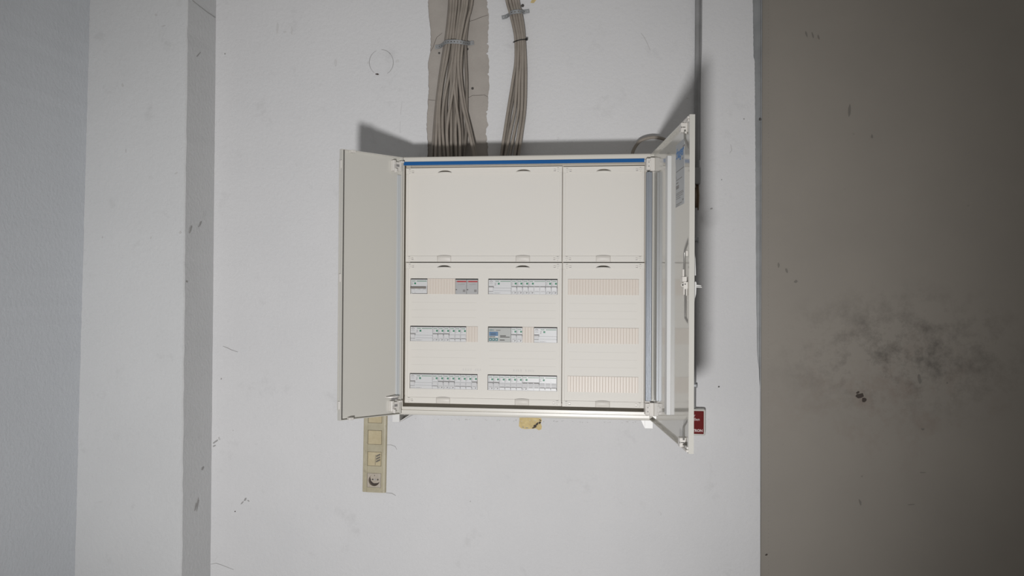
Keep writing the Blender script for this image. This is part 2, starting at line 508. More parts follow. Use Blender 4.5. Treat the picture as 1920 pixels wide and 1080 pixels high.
# the left wall meets the pillar and comes towards the camera
bm = B(); prevrow = None; z = 0.0
while z <= TOP + 1e-6:
    x = xl_at(z) + random.uniform(-0.0009, 0.0009)
    row = [bm.verts.new(p) for p in ((x, CY+0.002, z), (x-0.001, CY-0.10, z), (xl_at(z)-0.02, -1.4, z), (xl_at(z)-0.06, -3.2, z))]
    if prevrow:
        for i in range(3):
            bm.faces.new((prevrow[i+1], prevrow[i], row[i], row[i+1]))
    prevrow = row; z += 0.03
bmesh.ops.recalc_face_normals(bm, faces=bm.faces)
structure('wall_left', bm, 'wall_paint_cool', 'cool bluish grey plaster wall along the left edge')

# grey steel door on the right, behind the wall plane
PY = 0.03
x0 = at(1426.5, 540, PY).x
bm = B(); box(bm, x0-0.05, 4.0, PY, PY+0.05, 0.0, TOP)
door = structure('door_1', bm, 'steel_door', 'dirty grey painted steel door at the right', 'door')
# spot-weld dimples in a vertical row, one joined strip of relief
bm = B()
for k in range(150):
    c = at(1441, -20 + k*7.5, PY)
    box(bm, c.x-0.0007, c.x+0.0007, PY-0.0006, PY+0.001, c.z-0.0014, c.z+0.0014)
o = part('weld_dimples', bm, 'steel_dimple', door); o['kind'] = 'stuff'
for a in ((1512, 64, 3, 14, 0.3), (1524, 66, 3, 12, 0.3), (1535, 70, 3, 10, 0.3), (1593, 207, 5, 26, 0.0), (1635, 256, 4, 8, 0.0), (1612, 742, 16, 9, 0.3), (1620, 750, 10, 8, 0.0),
          (1608, 736, 7, 4, 0.5), (1724, 710, 6, 18, 0.25), (1613, 942, 4, 14, 0.3), (1475, 508, 5, 12, 0.4), (1492, 528, 7, 7, 0), (1460, 497, 4, 10, 0), (1730, 805, 6, 4, 0),
          (1708, 946, 14, 1.6, 0.1), (1730, 886, 12, 1.5, 0), (1776, 718, 3, 3, 0), (1437, 1040, 6, 3, 0.4)):
    blotch(a[0], a[1], a[2], a[3], 'grime' if a[0] in (1612, 1620, 1608, 1437) else 'steel_scuff', y=PY, parent=door, rot=a[4], n=9)
# metal angle between the wall edge and the steel door
bm = B()
xa = at(1415.5, 540, 0.012).x; xc = at(1427, 540, 0.012).x
box(bm, xa-0.02, xc-0.004, 0.014, 0.028, 0.0, TOP)
box(bm, xc-0.004, xc, 0.004, 0.03, 0.0, TOP, 0.0008)
trim = structure('trim_1', bm, 'trim_metal', 'narrow grey metal strip between white wall and steel door', 'trim')
b_ = B(); c = at(1425.5, 224, 0.004); box(b_, c.x-0.004, c.x+0.003, 0.0, 0.006, c.z-0.003, c.z+0.003, 0.001)
part('screw', b_, 'gasket', trim)

# ------------------------------------------------------------------ the distribution cabinet
CB = thing('distribution_cabinet', 'open cream-white wall-mounted electrical distribution cabinet with two doors', 'cabinet', (0, -0.05, CZ-0.41))


def cbz(bm):          # parts are drawn about the cabinet's centre; the root sits at its base
    bmesh.ops.translate(bm, verts=bm.verts, vec=(0, 0, 0.41))
    return bm


def ring_loft(bm, prof):
    rows = []
    for p in prof:
        hx, hz, y = p[:3]; hl = p[3] if len(p) > 3 else hx
        rows.append([bm.verts.new(q) for q in ((-hl, y, -hz), (hx, y, -hz), (hx, y, hz), (-hl, y, hz))])
    for a, b in zip(rows, rows[1:]):
        for k in range(4):
            bm.faces.new((a[k], a[(k+1) % 4], b[(k+1) % 4], b[k]))
    return rows


bm = B()
rows = ring_loft(bm, [(.4035, .4035, .047), (.4035, .4035, -.184), (.4028, .4028, -.1872), (.4005, .4005, -.1892), (.396, .396, -.190), (.3885, .3885, -.190),
                      (.3878, .3878, -.1845), (.3848, .3848, -.1845), (.3842, .3842, -.1895), (.3836, .3836, -.1902),
                      (.3790, .3782, -.1902, .3715), (.3784, .3776, -.1895, .3709), (.3784, .3776, -.1860, .3709), (.383, .381, -.1855, .3835), (.383, .381, -.02, .3835)])
bm.faces.new(rows[0]); bm.faces.new(rows[-1])
bmesh.ops.recalc_face_normals(bm, faces=bm.faces)
part('body', cbz(bm), 'cabinet_white', CB)
# inner mounting frame the covers clip to
bm = B()
for x0_, x1_ in ((-.3834, -.362), (.117, .133), (.362, .3829)):
    box(bm, x0_, x1_, -.142 if x0_ < 0 else -.136, -.02, -.3808, .3808)
for z0_, z1_, y_ in ((.356, .3808, -.137), (.055, .083, -.134), (-.3808, -.362, -.1435)):
    box(bm, -.3825, .382, y_, -.12, z0_, z1_)
part('mounting_frame', cbz(bm), 'frame_grey', CB)
bm = B(); box(bm, -.3725, .3735, -.1918, -.1898, .3768, .3878, .0004)
part('trim_strip', cbz(bm), 'blue_strip', CB, label='bright blue strip along the top edge')
# brackets under the lower corners
for s in (-1, 1):
    bm = B()
    x0_, x1_ = (-.4065, -.3825) if s < 0 else (.378, .403)
    box(bm, x0_, x1_, -.181, -.177, -.4285, -.4015, .0008)
    box(bm, x0_, x0_+.003, -.178, .047, -.4285, -.4015); box(bm, x1_-.003, x1_, -.178, .047, -.4285, -.4015)
    if s < 0:
        for y_ in (-.12, -.06):
            prism(bm, [(x1_, -.4275), (x1_, -.4015), (x1_+.036, -.4015)], 'y', y_, y_+.003)
        prism(bm, [(x1_, -.4275), (x1_+.036, -.4030), (x1_+.036, -.4015), (x1_, -.425)], 'y', -.172, .03)
    else:
        for y_ in (-.176, -.12, -.06):
            prism(bm, [(x0_, -.4275), (x0_, -.4015), (x0_-.012, -.4015)], 'y', y_, y_+.003)
    part('wall_bracket', cbz(bm), 'white_plastic', CB)

# covers: proud border bands, sunk field, real openings for the devices
YF, YB = -.1478, -.1500          # sunk field, proud bands


def crescent(c, zt):
    """outline of a finger slot: arched above, flatter below"""
    n = 12; hw = .0225; zc = zt - .0138
    up_ = [(c+hw*(-1+2*k/n), zc + .0062*(1-(-1+2*k/n)**2)) for k in range(n+1)]
    lo_ = [(c+hw*(-1+2*k/n), zc + .0008*(1-(-1+2*k/n)**2)) for k in range(1, n)]
    return up_ + lo_[::-1]


def band_with_slots(bm, xa_, xb_, za, zb_, cols):
    """top band of a cover with a real crescent slot cut over each column"""
    t_ = bmesh.new()
    loops = [[(xa_, za), (xb_, za), (xb_, zb_), (xa_, zb_)]] + [crescent(c, zb_) for c in cols]
    es = []
    for lp in loops:
        vs = [t_.verts.new((x, YB, z_)) for x, z_ in lp]
        es += [t_.edges.new((vs[k], vs[(k+1) % len(vs)])) for k in range(len(vs))]
    bmesh.ops.triangle_fill(t_, use_beauty=True, use_dissolve=False, edges=es)
    ret = bmesh.ops.extrude_face_region(t_, geom=list(t_.faces))
    bmesh.ops.translate(t_, verts=[g for g in ret['geom'] if isinstance(g, bmesh.types.BMVert)], vec=(0, .006, 0))
    bmesh.ops.recalc_face_normals(t_, faces=t_.faces)
    me = bpy.data.meshes.new('t'); t_.to_mesh(me); t_.free(); bm.from_mesh(me); bpy.data.meshes.remove(me)


def cover(x0_, x1_, z0_, z1_, cols, rows_, label):
    bm = B()
    bt, bs = .0185, .0075
    T = .013
    band_with_slots(bm, x0_, x1_, z1_-bt, z1_, cols)
    box(bm, x0_, x1_, YB, YB+.006, z0_, z0_+bt, .0006)
    box(bm, x0_, x0_+bs, YB, YB+.006, z0_+bt, z1_-bt, .0006); box(bm, x1_-bs, x1_, YB, YB+.006, z0_+bt, z1_-bt, .0006)
    fx0, fx1, fz0, fz1 = x0_+bs, x1_-bs, z0_+bt, z1_-bt
    if not rows_:
        box(bm, fx0, fx1, YF, YF+T, fz0, fz1)
    else:
        xs = [fx0] + [v for c in cols for v in (c-.1090, c+.1090)] + [fx1]
        edges = [fz1] + [v for r_ in rows_ for v in (r_+.0238, r_-.0250)] + [fz0]
        for i in range(len(edges)-1):
            if i % 2 == 0:
                box(bm, fx0, fx1, YF, YF+T, edges[i+1], edges[i])
            else:
                for j in range(0, len(xs)-1, 2):
                    box(bm, xs[j], xs[j+1], YF, YF+T, edges[i+1], edges[i])
    o_ = part('cover', cbz(bm), 'cover_cream', CB, label=label)
    # faint horizontal moulding lines between the device rows
    if rows_:
        bm = B()
        for c in cols:
            for r_ in rows_:
                for dz in ((-.052, -.0755, -.099) if r_ > -.29 else ()):
                    box(bm, c-.104, c+.104, YF-.00012, YF+.001, r_+dz-.0005, r_+dz+.0005)
        part('moulding_line', cbz(bm), 'cover_groove', o_)
    # quarter-turn locks in the corners
    for sx in (-1, 1):
        for sz in (-1, 1):
            cx = (x0_+.0125 if sx < 0 else x1_-.0125); cz = (z0_+.0105 if sz < 0 else z1_-.0105)
            bm = B()
            n = 18
            for (ra, rb, yy) in ((.0068, .0054, -.0012), (.0042, .0, -.0016)):
                disc(bm, cx, cz, ra, YB+yy, YB+.0005, n)
            lk = part('corner_lock', cbz(bm), 'cover_cream', o_)
            bm = B()
            ax = cx - sx*.0105
            box(bm, ax-.0030, ax+.0030, YB-.0009, YB+.0005, cz-.0042, cz-.0030)
            box(bm, cx-.0022, cx+.0022, YB-.0017, YB+.0005, cz+.0054, cz+.0064)
            box(bm, cx-.0016, cx+.0016, YB-.0017, YB+.0005, cz-.0064, cz-.0057)
            disc(bm, cx-.0022, cz, .0008, YB-.0021, YB, 6); disc(bm, cx+.0022, cz, .0008, YB-.0021, YB, 6)
            part('lock_mark', cbz(bm), 'print_grey', o_)
            bm = B(); box(bm, ax-.0030, ax+.0030, YB-.0032, YB+.0005, cz-.0030, cz+.0022, .0006)
            part('lock_arrow', cbz(bm), 'hinge_white', o_)
    # finger grips: a lip under each top slot, a bulged pad at the bottom edge
    for c in cols:
        n = 12; hw = .0225
        bm = B()
        zc = z1_ - .0138
        v0 = [bm.verts.new((c+hw*t, YB-.0028*(1-t*t), zc+.0008*(1-t*t))) for t in [-1+2*k/n for k in range(n+1)]]
        v1 = [bm.verts.new((v.co.x, YB-.0002, zc-.0046)) for v in v0]
        v2 = [bm.verts.new((v.co.x, YB+.006, v.co.z)) for v in v0]
        for k in range(n):
            f_ = bm.faces.new((v1[k], v1[k+1], v0[k+1], v0[k])); f_.smooth = True
            bm.faces.new((v0[k], v0[k+1], v2[k+1], v2[k]))
        bmesh.ops.recalc_face_normals(bm, faces=bm.faces)
        part('finger_lip', cbz(bm), 'cover_cream', o_)
        bm = B()
        gz = [z0_+.0003, z0_+.006, z0_+.012, z0_+.0165, z0_+.0185]; gd = [.0012, .0042, .0050, .0040, .0]
        grid = [[bm.verts.new((c+hw*t, YB - d_*(.45+.55*(1-t*t)), z_ + (.0022*(1-t*t) if i_ >= 3 else 0))) for t in [-1+2*k/n for k in range(n+1)]] for i_, (z_, d_) in enumerate(zip(gz, gd))]
        for r0, r1 in zip(grid, grid[1:]):
            for k in range(n):
                f_ = bm.faces.new((r0[k], r0[k+1], r1[k+1], r1[k])); f_.smooth = True
        for sd in (0, n):
            e0 = [bm.verts.new((grid[i_][sd].co.x, YB+.002, grid[i_][sd].co.z)) for i_ in range(len(gz))]
            for i_ in range(len(gz)-1):
                bm.faces.new((grid[i_][sd], grid[i_+1][sd], e0[i_+1], e0[i_]))
        bmesh.ops.recalc_face_normals(bm, faces=bm.faces)
        part('finger_pad', cbz(bm), 'grip_beige', o_)
    return o_


cover(-.3755, .1215, .0765, .3735, (-.25, 0), (), 'plain wide upper cover without openings')
cover(.1245, .3745, .0765, .3715, (.25,), (), 'plain narrow upper cover without openings')
cLL = cover(-.3735, .1225, -.3705, .0735, (-.25, 0), (0, -.15, -.30), 'wide lower cover with six device openings')
cLR = cover(.1255, .3755, -.3715, .0735, (.25,), (0, -.15, -.30), 'narrow lower cover with three blanked openings')


def blank(c, z_, m0, m1, parent, label=None):
    """ribbed blanking strip over modules m0..m1 of the opening centred at (c, z_)"""
    bm = B()
    xa_, xb_ = c-.108+.018*m0, c-.108+.018*m1
    box(bm, xa_ - (.0009 if m0 == 0 else 0), xb_ + (.0009 if m1 == 12 else 0), YF-.0001, YF+.003, z_-.0254, z_+.0234)
    n = int(round((xb_-xa_)/.009))
    for k in range(n):
        x_ = xa_ + .009*k
        prism(bm, [(x_+.0002, YF), (x_+.0016, YF-.0012), (x_+.0074, YF-.0012), (x_+.0088, YF)], 'z', z_-.0254, z_+.0232)
    part('blanking_strip', cbz(bm), 'blank_cream', parent, label=label)


for z_ in (0, -.15, -.30):
    blank(.25, z_, 0, 12, cLR)
blank(-.25, 0, 3, 8, cLL); blank(-.25, -.15, 10, 12, cLL); blank(0, -.15, 6, 8, cLL)

# ------------------------------------------------------------------ doors
DZ = .400
DT = .0165


def pan(W_, s, DT, lip):
    """pressed steel door leaf: sheet, returned edges and inner lips; s = side of the inner face"""
    bm = B()
    y = lambda w: s*w
    box(bm, 0, W_, y(0), y(.0022), -DZ, DZ)
    box(bm, 0, W_, y(.0022), y(DT), DZ-.0018, DZ); box(bm, 0, W_, y(.0022), y(DT), -DZ, -DZ+.0018)
    box(bm, W_-.0018, W_, y(.0022), y(DT), -DZ+.0018, DZ-.0018); box(bm, 0, .0018, y(.0022), y(DT), -DZ+.0018, DZ-.0018)
    box(bm, W_-lip, W_-.0018, y(DT-.0018), y(DT), -DZ+.0018, DZ-.0018)
    return bm


HB = CZ - .41
# left, narrow door
AL = .9128; WL = .2253
dL = part('door', pan(WL, 1, .0125, .0050), 'door_white', CB, loc=(-.382, -.1945, .41), rot=(0, 0, math.pi+AL), label='narrow left door leaf, swung open')
bm = B(); box(bm, WL-.0088, WL-.0056, .0022, .0105, -DZ+.002, DZ-.002)
part('gasket', bm, 'gasket', dL, label='thin dark seal')
for z_ in (.355, -.355, 0.02):
    bm = B(); box(bm, WL-.0004, WL+.003, .004, .013, z_-.012, z_+.012, .001)
    part('edge_clip', bm, 'hinge_white', dL)
bm = B()
box(bm, WL+.0002, WL+.0016, .0, .0035, -.37, .37)
part('edge_strip', bm, 'door_white', dL)
for s in (1, -1):
    bm = B()
    box(bm, WL-.045, WL-.030, .004, .0195, s*(DZ-.003)-.004, s*(DZ-.003)+.0035, .001)
    part('edge_hook', bm, 'hinge_white', dL)
bm = B(); box(bm, .0020, .0150, .0020, .006, -.345, .345, .0006)
part('hinge_strip', bm, 'strip_reflection', dL)  # bluish reflection beside the hinge, coloured in as a pale strip
# hinge blocks with a knuckle, plate and screw
for z_ in (.372, -.372):
    bm = B(); s = 1 if z_ > 0 else -1
    box(bm, .030, .0395, .0022, .017, z_-.017, z_+.016, .0012)
    box(bm, .004, .031, .0022, .0115, z_-.015, z_+.012, .0010)
    box(bm, .026, .033, .0115, .0205, z_-.022, z_-.010, .0010)
    box(bm, .0005, .012, .0022, .020, z_+.010, z_+.0155, .0008)
    part('hinge', bm, 'hinge_white', dL)
    bm = B()
    box(bm, .0135, .0245, .0112, .0119, z_-.003, z_+.0045); box(bm, .032, .0365, .0168, .0174, z_-.001, z_+.0004); box(bm, .032, .0365, .0168, .0174, z_-.0065, z_-.0050)
    part('hinge_recess', bm, 'print_grey', dL)
# swing stay above the bottom hinge: curved flat arm with three slots
bm = B()
arc_o = [(.002+.052*t, .0035+.020*math.sin(math.pi*min(t, .96))*.9) for t in [k/14 for k in range(15)]]
prism(bm, [(x, y+.003) for x, y in arc_o] + [(x, y) for x, y in arc_o[::-1]], 'z', -.3455, -.3425)
prism(bm, [(.002, .0025), (.054, .0030), (.050, .0055), (.004, .0065)], 'z', -.3455, -.3435)
part('swing_stay', bm, 'hinge_white', dL)
bm = B()
for k in range(3):
    box(bm, .012+.009*k, .016+.009*k, .007, .0122, -.354, -.347)
part('stay_slot', bm, 'print_grey', dL)

# right, wide door
AR = 1.4343; WR = .59155
dR = part('door', pan(WR, -1, .0125, .0120), 'door_white', CB, loc=(.404, -.190, .41), rot=(0, 0, -AR), label='wide glossy right door leaf, swung open')
bm = B(); box(bm, .264, .298, -.0020, -.0130, -.347, .349, .0007)
part('stiffener', bm, 'bar_white', dR, label='white stiffening bar')
bm = B()
box(bm, -.004, .016, -.009, -.0265, -.343, .345, .0015)
box(bm, .014, .020, -.0165, -.021, -.343, .345, .0005)
part('hinge_strip', bm, 'strip_metal', dR, label='bluish bare metal hinge profile')
for z_ in (.367, -.367):
    bm = B()
    box(bm, .000, .022, -.0022, -.016, z_-.020, z_+.020, .0012)
    box(bm, -.012, .020, -.015, -.0275, z_-.017, z_+.018, .0014)
    box(bm, .019, .0225, -.012, -.024, z_-.009, z_+.011, .0008)
    if z_ < 0:
        tube(bm, [(.004, -.020, z_+.018), (.004, -.020, z_+.034)], .0065, 10)
        box(bm, -.006, .014, -.012, -.027, z_+.020, z_+.024, .0008)
    part('hinge', bm, 'hinge_white', dR)
    bm = B()
    for zz in (-.006, .006):
        tube(bm, [(.0200, -.0205, z_+zz), (.0208+.002, -.0205, z_+zz)], .0018, 8)
    part('hinge_recess', bm, 'print_grey', dR)
bm = B(); tube(bm, [(.004, -.021, -.352), (.004, -.021, -.343)], .0045, 10)
part('hinge_pin', bm, 'gasket', dR)
# rod brackets, rods, lock gear
for z_ in (.384, -.386):
    bm = B()
    box(bm, .490, .5135, -.0020, -.0185, z_-.0115, z_+.0115, .0012)
    box(bm, .500, .5150, -.004, -.010, z_-.0155, z_-.0100, .0008)
    part('rod_guide', bm, 'hinge_white', dR)
    bm = B(); box(bm, .5130, .5139, -.0075, -.0155, z_-.0008, z_+.0010); box(bm, .5130, .5139, -.0168, -.0182, z_-.002, z_+.002)
    part('guide_slot', bm, 'print_dark', dR)
for s in (1, -1):
    bm = B()
    box(bm, .535, .585, -.003, -.0165, s*.3945-.0030, s*.3945+.0025, .0008)
    box(bm, .560, .583, -.006, -.0150, s*.388-.003, s*.388+.003, .0008)
    part('corner_clip', bm, 'hinge_white', dR)
bm = B()
tube(bm, [(.512, -.0085, .378), (.512, -.0085, .360), (.514, -.0083, .354), (.556, -.0042, .319), (.560, -.0040, .312), (.560, -.0040, .122), (.556, -.0042, .115), (.519, -.0085, .084), (.515, -.0088, .076),
          (.515, -.0088, .012)], .0029, 10)
part('lock_rod', bm, 'rod_metal', dR, label='bent grey steel lock rod')
bm = B()
tube(bm, [(.519, -.0068, -.008), (.519, -.0068, -.078), (.521, -.0066, -.084), (.556, -.0042, -.097), (.560, -.0040, -.103), (.560, -.0040, -.312), (.556, -.0042, -.320), (.516, -.0083, -.344), (.512, -.0085, -.351),
          (.512, -.0085, -.380)], .0029, 10)
part('lock_rod', bm, 'rod_metal', dR, label='bent grey steel lock rod')
bm = B()
prism(bm, [(.500, -.0045), (.522, -.0045), (.522, -.0150), (.500, -.0165)], 'z', .006, .018)
prism(bm, [(.505, -.0100), (.519, -.0100), (.519, -.0140), (.505, -.0140)], 'z', .018, .036)
box(bm, .504, .524, -.0022, -.0125, -.012, .006, .001)
tube(bm, [(.520, -.0150, -.002), (.526, -.0150, -.002)], .0042, 10)
box(bm, .516, .523, -.0030, -.0060, -.028, -.006, .0008); box(bm, .516, .523, -.0090, -.0125, -.026, -.010, .0008)
part('lock_gear', bm, 'hinge_white', dR)
bm = B(); tube(bm, [(.5258, -.0150, -.002), (.5272, -.0150, -.002)], .0022, 8); tube(bm, [(.5238, -.0085, .000), (.5250, -.0085, .000)], .0015, 8)
tube(bm, [(.5238, -.0045, .006), (.5250, -.0045, .006)], .0012, 8)
part('gear_mark', bm, 'print_dark', dR)
bm = B(); box(bm, .518, .524, -.0018, -.007, .068, .082, .0012)
part('rod_stop', bm, 'hinge_white', dR)
# swing handle on the outer face
bm = B()
prism(bm, [(.000, .020), (.000, .092), (.0030, .085), (.0060, .060), (.0072, .034), (.0074, .020)], 'x', .548, .572)
prism(bm, [(.000, .000), (.000, -.085), (.0028, -.060), (.0055, -.034), (.0080, -.024), (.0090, 0.002), (.0070, .006)], 'x', .548, .572)
part('handle', bm, 'white_plastic', dR)
bm = B()
prism(bm, [(.004, -.001), (.0215, -.0035), (.0210, -.0055), (.004, -.0055)], 'x', .553, .567)
prism(bm, [(.009, -.0065), (.0230, -.0072), (.0225, -.0090), (.009, -.0085)], 'x', .553, .567)
part('lock_lever', bm, 'white_plastic', dR)
bm = B(); box(bm, .540, .580, .0002, .0018, -.10, .11)
part('handle_recess', bm, 'module_grey', dR)
# printed label
bm = B(); box(bm, .361, .476, -.0021, -.0027, .202, .364)
lab = part('label_plate', bm, 'label_grey', dR, label='grey printed label with blue lettering')


def on_label(bm, m, name, x_, z_, sx=1.0, sz=1.0):
    bmesh.ops.scale(bm, verts=bm.verts, vec=(sx, 1, sz))
    # lettering faces -y, which is the inner side of this leaf
    bmesh.ops.translate(bm, verts=bm.verts, vec=(x_, -.0029, z_))
    o_ = part(name, bm, m, dR)
    return o_


on_label(text_bm(':hager', .040, .0006), 'label_blue', 'label_lettering', .4185, .338, 1.02, .95)
bm = B()
box(bm, -.012, .012, 0, .0003, -.0016, .0016)
bmesh.ops.translate(bm, verts=bm.verts, vec=(.050, 0, .041))
for (xa_, xb_, zz, hh) in ((-.050, .055, -.012, .0011), (.030, .042, .012, .0018), (-.050, -.045, -.027, .004), (-.050, .030, -.034, .0010), (-.050, -.020, -.042, .0016), (-.050, -.012, -.053, .0045),
                           (-.050, .045, -.069, .0008), (-.050, .050, -.073, .0008), (-.050, .040, -.078, .0008), (-.050, .010, -.083, .0008), (-.050, .030, -.097, .0009), (.035, .050, -.092, .0022), (-.050, .000, -.101, .0008)):
    box(bm, xa_, xb_, 0, .0003, zz-hh, zz+hh)
on_label(bm, 'print_grey', 'label_print', .4185, .2955+.010)

# ------------------------------------------------------------------ devices behind the lower covers
YD = YF + .0012            # face of the devices, a little behind the cover


def place(root_fn, label, cat, group, c, row, m0):
    """put a device with its left side at module m0 of the opening (c, row)"""
    return root_fn(label, cat, group, Vector((c-.108+.018*m0, YD - .05, CZ + row - .0249)))


def m_of(name, bm, m):
    return new_mesh(name, bm, m)


def tiny(bm, xa_, xb_, za, zb_, y=-.0004):
    box(bm, xa_, xb_, y, .0006, za, zb_)


_cache = {}


def cached(key, fn):
    if key not in _cache:
        _cache[key] = fn()
    return _cache[key]


H = .0457                   # device face height


def brand_mesh():
    bm = text_bm('Schneider', .0038, .00012)
    bmesh.ops.scale(bm, verts=bm.verts, vec=(.80, 1, 1.0))
    return m_of('brand_lettering', bm, 'device_bar_green')


def body_mesh(w):
    def f():
        bm = B(); g = .0002
        box(bm, g, w-g, 0, .050, 0, H, .0004)
        box(bm, g+.0002, w-g-.0002, -.0012, .001, H*.57, H-.0014, .0003)
        return m_of('body', bm, 'device_white')
    return cached(('body', w), f)


def toggle_mesh(n, on, w1=.018):
    def f():
        bm = B()
        w = n*w1
        za, zb_ = (.0085, .0235) if on else (.0105, .0225)
        for k in range(n):
            prism(bm, [(0.0, za-.001), (-.0030, za+.0005), (-.0062 if on else -.0040, (zb_-.001) if on else za+.006), (-.0030, zb_), (0.0, zb_+.0008)],
                  'x', k*w1+.0016, (k+1)*w1-.0016)
        return m_of('toggle', bm, 'device_toggle')
    return cached(('tog', n, on), f)


def slot_shade_mesh(n, on, w1=.018):  # dark strips: the slot edge and the shade above the toggle, put in as colour
    def f():
        bm = B(); w = n*w1
        if on:
            tiny(bm, .0006, w-.0012, .0240, .0256); tiny(bm, w-.0018, w-.0004, .0190, .0256)
        else:
            tiny(bm, .0006, w-.0012, .0082, .0096)
            for k in range(n):
                tiny(bm, (k+1)*w1-.0016, (k+1)*w1-.0004, .0040, .0096)
        return m_of('toggle_slot_shade', bm, 'print_grey')
    return cached(('slot', n, on), f)


def marks_mesh(n, on):
    def f():
        bm = B()
        y = -.0016
        for k, (a_, b_2) in enumerate(((.0015, .0068), (.0015, .0060), (.0015, .0052), (.0015, .0075))):
            tiny(bm, a_, b_2, .0362-.0024*k-.0006, .0362-.0024*k+.0002, y)
        for k in range(n):
            tiny(bm, k*.018+.004, k*.018+.014, .0098, .0103, -.0045)
        return m_of('printing', bm, 'print_light')
    return cached(('marks', n, on), f)


def foot_mesh(on):
    def f():
        bm = B()
        tiny(bm, .0012, .0062, .0036, .0048); tiny(bm, .0105, .0150, .0044, .0062); tiny(bm, .0095, .0135, .0032, .0044)
        return m_of('terminal_print', bm, 'print_grey')
    return cached(('foot', on), f)


def ind_mesh():
    bm = B(); box(bm, -.0029, .0029, -.0020, .0006, -.0027, .0027, .0005)
    return m_of('indicator', bm, 'device_green')


def breaker(n, on):
    def make(label, cat, group, loc):
        w = .018*n
        t = thing('circuit_breaker', label, cat, loc, group)
        link('body', body_mesh(w), t)
        link('toggle', toggle_mesh(n, on), t)
        link('toggle_slot_shade', slot_shade_mesh(n, on), t)
        link('indicator', cached('ind', ind_mesh), t, (.0138, 0, .0335))
        link('brand_lettering', cached('brand', brand_mesh), t, (.0086, -.0014, .0405))
        link('printing', marks_mesh(n, on), t)
        if on:
            link('terminal_print', foot_mesh(on), t)
        if n > 1:
            def f():
                bm = B(); tiny(bm, .0185, w-.0015, .0396, .0410, -.0015)
                return m_of('green_bar', bm, 'device_bar_green')
            link('green_bar', cached(('gb', n), f), t)

            def g():
                bm = B()
                for k in range(1, n):
                    tiny(bm, k*.018-.0003, k*.018+.0003, .0005, .0255)
                return m_of('pole_seam', bm, 'print_light')
            link('pole_seam', cached(('seam', n), g), t)
        return t
    return make


def rcd(label, cat, group, loc):
    w = .072
    t = thing('residual_current_breaker', label, cat, loc, group)
    link('body', body_mesh(w), t)

    def f():
        bm = B()
        prism(bm, [(0, .009), (-.004, .0105), (-.0065, .021), (-.003, .0235), (0, .0240)], 'x', .0015, .0150)
        return m_of('toggle', bm, 'device_toggle')
    link('toggle', cached('rt', f), t)

    def f():
        bm = B(); tiny(bm, .0008, .0166, .0243, .0257); tiny(bm, .0152, .0166, .0190, .0257); tiny(bm, .0008, .0150, .0080, .0088); tiny(bm, .0008, .0160, .0022, .0030)
        return m_of('toggle_slot_shade', bm, 'print_grey')  # slot edges and toggle shade drawn as grey strips
    link('toggle_slot_shade', cached('rs', f), t)

    def f():
        bm = B()
        box(bm, .0170, w-.0006, -.0022, .001, .0150, .0195, .0003); box(bm, .0170, w-.0006, -.0022, .001, .0070, .0110, .0003)
        return m_of('terminal_shroud', bm, 'device_white')
    link('terminal_shroud', cached('rsh', f), t)

    def f():
        bm = B(); n = 10
        prism(bm, [(.0085+.0052*math.cos(math.pi*k/n), .0378+.0046*math.sin(math.pi*k/n)) for k in range(n+1)] +
              [(.0085+.0042*math.cos(math.pi*k/n), .0378+.0034*math.sin(math.pi*k/n)) for k in range(n, -1, -1)], 'y', -.0017, -.001)
        tiny(bm, .0060, .0110, .0372, .0381, -.0017); tiny(bm, .0030, .0140, .0324, .0331, -.0017)
        tiny(bm, .0180, .0340, .0030, .0038); tiny(bm, .0360, .0375, .0034, .0042)
        for k in range(4):
            tiny(bm, .0195, .0250-.0005*k, .0350-.0024*k-.0004, .0350-.0024*k+.0003, -.0017)
        return m_of('printing', bm, 'print_grey')
    link('printing', cached('rp', f), t)

    def f():
        bm = B(); tiny(bm, .0375, w-.0022, .0395, .0411, -.0016)
        return m_of('green_bar', bm, 'device_bar_green')
    link('green_bar', cached('rg', f), t)
    link('brand_lettering', cached('brand', brand_mesh), t, (.0275, -.0014, .0405))
    link('indicator', cached('ind', ind_mesh), t, (.0325, 0, .0330))
    return t


def main_switch(label, cat, group, loc):
    w = .054
    t = thing('main_switch', label, cat, loc, group)
    link('body', body_mesh(w), t)
    bm = B(); prism(bm, [(0, .0165), (-.0065, .0170), (-.0070, .0215), (-.003, .0232), (0, .0235)], 'x', -.0005, .0495)
    part('toggle', bm, 'main_toggle', t, label='dark brown toggle bar')
    bm = B()
    for x_ in (.004, .022, .040):
        box(bm, x_, x_+.009, -.0022, .001, .0092, .0150, .0006)
    part('terminal_cap', bm, 'device_toggle', t)
    bm = B(); tiny(bm, .0195, w-.0025, .0392, .0412, -.0016)
    part('green_bar', bm, 'device_bar_green', t)
    link('brand_lettering', cached('brand', brand_mesh), t, (.0098, -.0014, .0405))
    link('indicator', cached('ind', ind_mesh), t, (.0142, 0, .0330))
    bm = B()
    for k in range(3):
        tiny(bm, .0025, .0075, .0350-.0026*k-.0004, .0350-.0026*k+.0003, -.0017)
    tiny(bm, .0012, .0060, .0040, .0050); tiny(bm, .0125, .0150, .0040, .0050)
    part('printing', bm, 'print_grey', t)
    bm = B(); tiny(bm, w-.0013, w-.0001, .0005, H-.001); tiny(bm, .004, w-.0006, .0004, .0014)
    part('side_gap', bm, 'print_dark', t)
    return t


